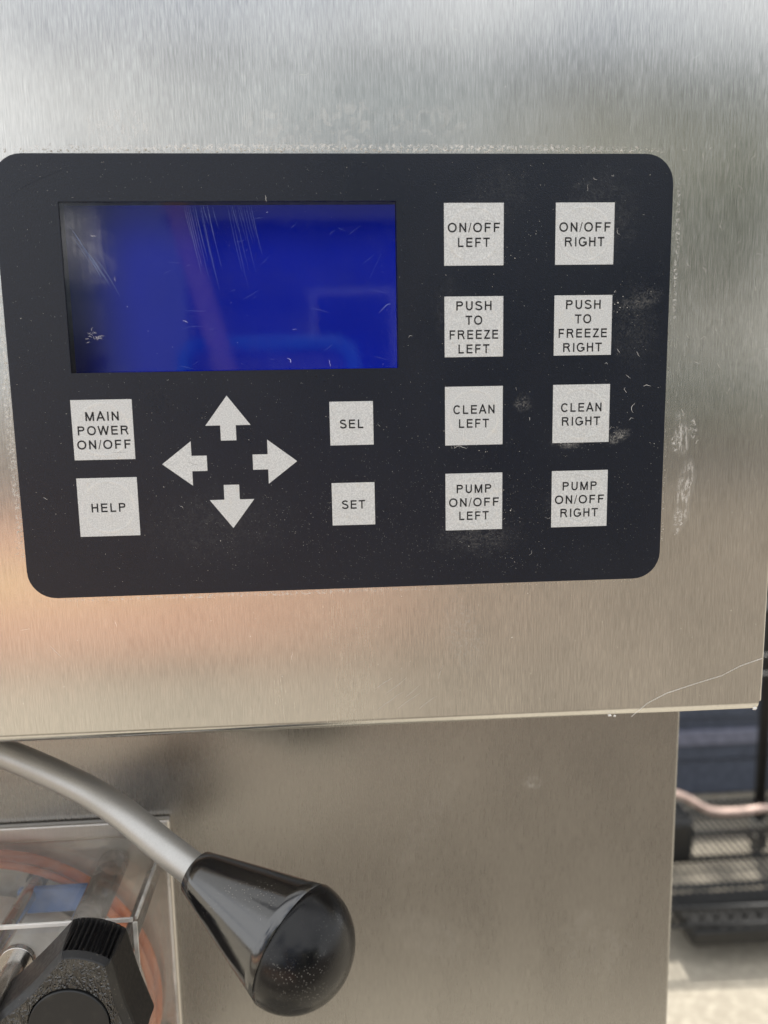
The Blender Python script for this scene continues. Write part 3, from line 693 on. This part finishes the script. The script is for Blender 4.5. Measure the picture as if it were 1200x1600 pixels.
# ------------------------------------------------------------------ things on the ground behind the machine, on the right
shelf = empty('wire_shelf', (.8, 1.15, 0), 'black wire shelf on casters standing on the concrete behind the machine', 'shelf')
def tubeW(name, pts, r, mat, parent, seg=10): 
    bm = bmesh.new(); tube(bm, pts, r, seg); return part(name, bm, mat, parent, smooth=True)
SX0, SX1, SY0, SY1, SZ = .40, 1.25, .99, 1.33, .12
for x, y in ((.44, SY0), (.915, SY1), (1.23, SY0), (.44, SY1)):
    tubeW('post', [W(x, y, .06), W(x, y, 1.25)], .0125, M['black_wire'], shelf, 16)
for x, y in ((.915, SY1), (1.23, SY0), (.44, SY0), (.44, SY1)):
    c = part('caster', (lambda b: (lathe(b, [(0, .026), (.02, .026)], W(x - .01, y, .028), Vector((1, 0, 0)), 24), b)[1])(bmesh.new()), M['black_rubber'], shelf, bevel=.002)
    part('caster_fork', boxbm(x - .013, x + .013, y - .014, y + .014, .03, .075, conv=W), M['caster_metal'], c, bevel=.002)
for tier, z in enumerate((SZ,)):
    for zz in (z, z - .035):
        tubeW('edge_wire', [W(SX0, SY0, zz), W(SX1, SY0 - .03, zz)], .0038, M['black_wire'], shelf)
        tubeW('edge_wire', [W(SX0, SY1, zz), W(SX1, SY1, zz)], .0038, M['black_wire'], shelf)
    for i in range(32):
        x = SX0 + .005 + i * .0268
        tubeW('zigzag_wire', [W(x, SY0 - .001, z - .033), W(x + .0134, SY0 - .001, z), W(x + .0268, SY0 - .001, z - .033)], .0022, M['black_wire'], shelf, 6)
    for i in range(4):
        y = SY0 + .06 + i * .085
        tubeW('cross_wire', [W(SX0, y, z - .006), W(SX1, y, z - .006)], .0055, M['black_wire'], shelf)
    for i in range(64):
        x = SX0 + .005 + i * .0134
        tubeW('shelf_wire', [W(x, SY0 - .005, z + .004), W(x, SY1 + .005, z + .004)], .0026, M['black_wire'], shelf, 6)

slab = boxbm(.60, .84, .975, 1.09, .045, .078, conv=W)  # black slab added to darken the gap under the shelf
tag(finish('dark_slab', slab, M['black_rubber'], bevel=.008), 'flat black tray added to darken the concrete under the front edge of the wire shelf', 'slab')
for zz in (.58, .547):  # hidden upper tier, added to go with the shading board
    tubeW('edge_wire', [W(SX0, SY0, zz), W(SX1, SY0 - .0, zz)], .0038, M['black_wire'], shelf)
    tubeW('edge_wire', [W(SX0, SY1, zz), W(SX1, SY1, zz)], .0038, M['black_wire'], shelf)
part('shade_board', boxbm(SX0 + .01, SX1 - .01, SY0 + .235, SY1 + .03, .586, .59, conv=W), M['black_rubber'], shelf)  # board added out of view to shade the lower shelf
crate = empty('plastic_crate', (.86, 1.62, 0), 'grey-blue ribbed plastic crate on the ground behind the wire shelf', 'crate')
part('wall', boxbm(.55, 1.10, 1.56, 1.90, .10, .52, conv=W), M['crate'], crate, bevel=.01)
part('lip', boxbm(.545, 1.105, 1.550, 1.91, .145, .185, conv=W), M['crate_lip'], crate, bevel=.006)
part('foot', boxbm(.56, 1.09, 1.57, 1.89, .004, .0995, conv=W), M['crate'], crate, bevel=.006)
for i in range(4): part('rib', boxbm(.546, 1.104, 1.548, 1.56, .22 + i * .07, .25 + i * .07, conv=W), M['crate'], crate, bevel=.004)
for i in range(8): part('vent', (lambda b: (lathe(b, [(0, .016), (.006, .016)], W(.60 + i * .062, 1.566, .115), Vector((0, 1, 0)), 20), b)[1])(bmesh.new()), M['black_rubber'], crate)
tubeW('copper_tube', spline([W(.60, 1.28, .15), W(.662, 1.25, .190), W(.705, 1.25, .180), W(.765, 1.26, .142), W(.83, 1.26, .136), W(.90, 1.26, .140), W(1.02, 1.25, .134)], 8), .0085, M['copper'], None or crate)
tb = bpy.data.objects['copper_tube']; tb.parent = None; tb.location = wpos(crate)
tag(tb, 'pale copper tube lying bent across the black wire shelf', 'tube')
bag = boxbm(.52, .655, 1.09, 1.26, .1275, .225, conv=W)
tag(finish('tool_case', bag, M['black_rubber'], bevel=.02, seg=4), 'black case on the wire shelf, half hidden by the steel body', 'case')
heater = empty('black_cabinet', (1.35, 1.75, 0), 'dark glossy cabinet right of the grey-blue crate', 'cabinet')
part('body', boxbm(1.12, 1.6, 1.62, 2.0, .02, 1.15, conv=W), M['black_wire'], heater, bevel=.01)
part('door', boxbm(1.14, 1.58, 1.60, 1.618, .06, 1.1, conv=W), M['knob'], heater, bevel=.004)
part('handle', boxbm(1.17, 1.19, 1.57, 1.598, .3, .8, conv=W), M['caster_metal'], heater, bevel=.004)

# ------------------------------------------------------------------ the yard behind the photographer, seen mirrored in steel and glass
BX = -.143  # board added to give the display its blue rounded reflection
board_root = empty('mirror_board', (BX, -1.46, 0), 'blue-rimmed rounded board on two thin posts, added for the blue arc mirrored in the display', 'board')
bm = bmesh.new(); extrude_poly(bm, [(x, z - 1000) for x, z in rrect(BX * 1000 - 184, BX * 1000 + 184, 820, 1147, 52)], -1470, -1450); part('panel', bm, M['board_face'], board_root, bevel=.002, seg=2)
for s_ in (-1, 1): part('post', boxbm(BX + s_ * .12 - .009, BX + s_ * .12 + .009, -1.49, -1.472, .011, 1.05, conv=W), M['black_wire'], board_root)
def ring_frame(bm, A, B, y0, y1):
    n = len(A); v = [[bm.verts.new(P(x, y, z)) for x, z in L] for y in (y0, y1) for L in (A, B)]
    for i in range(n):
        j = (i + 1) % n
        for p, q in ((0, 1), (2, 3), (0, 2), (1, 3)): bm.faces.new((v[p][i], v[p][j], v[q][j], v[q][i]))
bm = bmesh.new(); ring_frame(bm, [(x, z - 1000) for x, z in rrect(BX * 1000 - 190, BX * 1000 + 190, 815, 1153, 55)], [(x, z - 1000) for x, z in rrect(BX * 1000 - 162, BX * 1000 + 162, 843, 1125, 34)], -1449, -1425)
part('rim', bm, M['bin'], board_root, bevel=.006, seg=2)
pk = empty('wooden_plank', (.05, -1.38, 0), 'brown wooden plank leaning by the blue-rimmed board, mirrored in the display', 'plank')
bm = bmesh.new()
def bar(bm, a, b, w, d):
    dr = (b - a).normalized(); u = dr.cross(Vector((0, 1, 0))).normalized() * w / 2; v = dr.cross(u).normalized() * d / 2
    q = [bm.verts.new(p + i * u + j * v) for p in (a, b) for i, j in ((-1, -1), (1, -1), (1, 1), (-1, 1))]
    bm.faces.new(q[:4]); bm.faces.new(q[4:])
    for i in range(4): bm.faces.new((q[i], q[(i + 1) % 4], q[4 + (i + 1) % 4], q[4 + i]))
bar(bm, W(.055, -1.33, .014), W(-.40, -1.43, 1.74), .042, .022); part('board', bm, M['wood'], pk, bevel=.002)

tb2 = boxbm(-5.5, -.75, -3.26, -2.98, .004, .09, conv=W)  # beam added so the steel mirrors a gold streak
tag(finish('streak_beam', tb2, M['timber'], bevel=.008), 'long pale timber beam added on the soil to mirror a gold streak in the steel', 'beam')
fe = empty('fence', (1, -7.6, 0), 'low dark green board fence on posts in front of the house', 'fence')
for i in range(6): part('post', boxbm(-1 + i * 2 - .04, -1 + i * 2 + .04, -7.72, -7.64, 0, 1.25, conv=W), M['green_paint'], fe)
for z in (.55, .80, 1.05): part('board', boxbm(-1.1, 9.2, -7.635, -7.60, z, z + .17, conv=W), M['green_paint'], fe)
house = empty('house', (.9, -11, 0), 'grey rendered house across the yard', 'house')
part('wall', boxbm(-1.4, 3.2, -14, -9.5, 0, 2.9, conv=W), M['render_wall'], house)
bm = bmesh.new()
vs = [bm.verts.new(W(*p)) for p in ((-1.8, -9.1, 2.9), (3.6, -9.1, 2.9), (3.6, -14.4, 2.9), (-1.8, -14.4, 2.9), (-1.8, -11.75, 4.3), (3.6, -11.75, 4.3))]
for f in ((0, 1, 5, 4), (2, 3, 4, 5), (0, 4, 3), (1, 2, 5), (0, 3, 2, 1)): bm.faces.new([vs[i] for i in f])
part('roof', bm, M['roof'], house)
for x in (0.3, 2.1):
    f = part('window', boxbm(x - .5, x + .5, -9.52, -9.46, 1.0, 2.2, conv=W), M['caster_metal'], house)
    part('pane', boxbm(x - .44, x + .44, -9.455, -9.45, 1.07, 2.13, conv=W), M['knob'], f)
d_ = part('door', boxbm(-1.2, -.4, -9.52, -9.46, 0, 2.1, conv=W), M['roof'], house)

wh = empty('backdrop', (3, -33, 0), 'large blue-grey sheet metal warehouse added far behind the house to darken a reflection in the steel', 'backdrop')
part('wall', boxbm(-8, 16, -40, -30, 0, 12.6, conv=W), M['sheet_metal'], wh)  # unseen bulk added to darken the upper band reflected in the steel
part('roof', boxbm(-8.3, 16.3, -40.3, -29.7, 12.6, 12.9, conv=W), M['roof'], wh)
for i in range(3): part('roller_door', boxbm(-5 + i * 7, -.5 + i * 7, -29.99, -29.9, 0, 5, conv=W), M['roof'], wh)
gar = empty('garage', (6, -12, 0), 'tall cream garage with a dark roller door across the yard', 'garage')
part('wall', boxbm(3.6, 12, -15, -11, 0, 5.1, conv=W), M['cream_wall'], gar)
part('roller_door', boxbm(4.4, 8.4, -11.06, -10.99, 0, 3.1, conv=W), M['render_wall'], gar)
part('roof', boxbm(3.4, 12.2, -15.2, -10.7, 5.1, 5.3, conv=W), M['roof'], gar)

def tree(x, y, h, r, seed, label):
    rnd = random.Random(seed); t_ = empty('tree', (x, y, 0), label, 'tree', 'trees across the yard')
    bm = bmesh.new(); tube(bm, [W(x, y, 0), W(x + .1, y, h * .3), W(x, y + .1, h * .7)], [.18, .13, .05], 10)
    for k in range(5):
        a = rnd.uniform(0, 6.28); tube(bm, [W(x + .05, y, h * .35), W(x + math.cos(a) * r * .6, y + math.sin(a) * r * .6, h * .7)], [.07, .02], 6)
    part('trunk', bm, M['bark'], t_, smooth=True)
    bm = bmesh.new()
    for k in range(60):
        while True:
            u = Vector([rnd.uniform(-1, 1) for _ in range(3)])
            if u.length < 1: break
        c = W(x, y, h * .68) + Vector((u.x * r, u.y * r, u.z * h * .32)); cr = r * rnd.uniform(.15, .3)
        for _ in range(70):
            p = c + Vector([rnd.gauss(0, .5) for _ in range(3)]) * cr; n = Vector([rnd.gauss(0, 1) for _ in range(3)]).normalized(); a_, b_ = frame_of(n); s = rnd.uniform(.05, .11)
            bm.faces.new([bm.verts.new(p + a_ * s), bm.verts.new(p + b_ * s * .5), bm.verts.new(p - a_ * s), bm.verts.new(p - b_ * s * .5)])
    part('crown', bm, M['leaf'], t_, clamp=False)['kind'] = 'stuff'
tree(5.2, -8.5, 4.6, 1.7, 1, 'green tree right of the house, nearest to it'); tree(8.6, -9.5, 5.2, 2.0, 2, 'tall green tree farthest right across the yard')
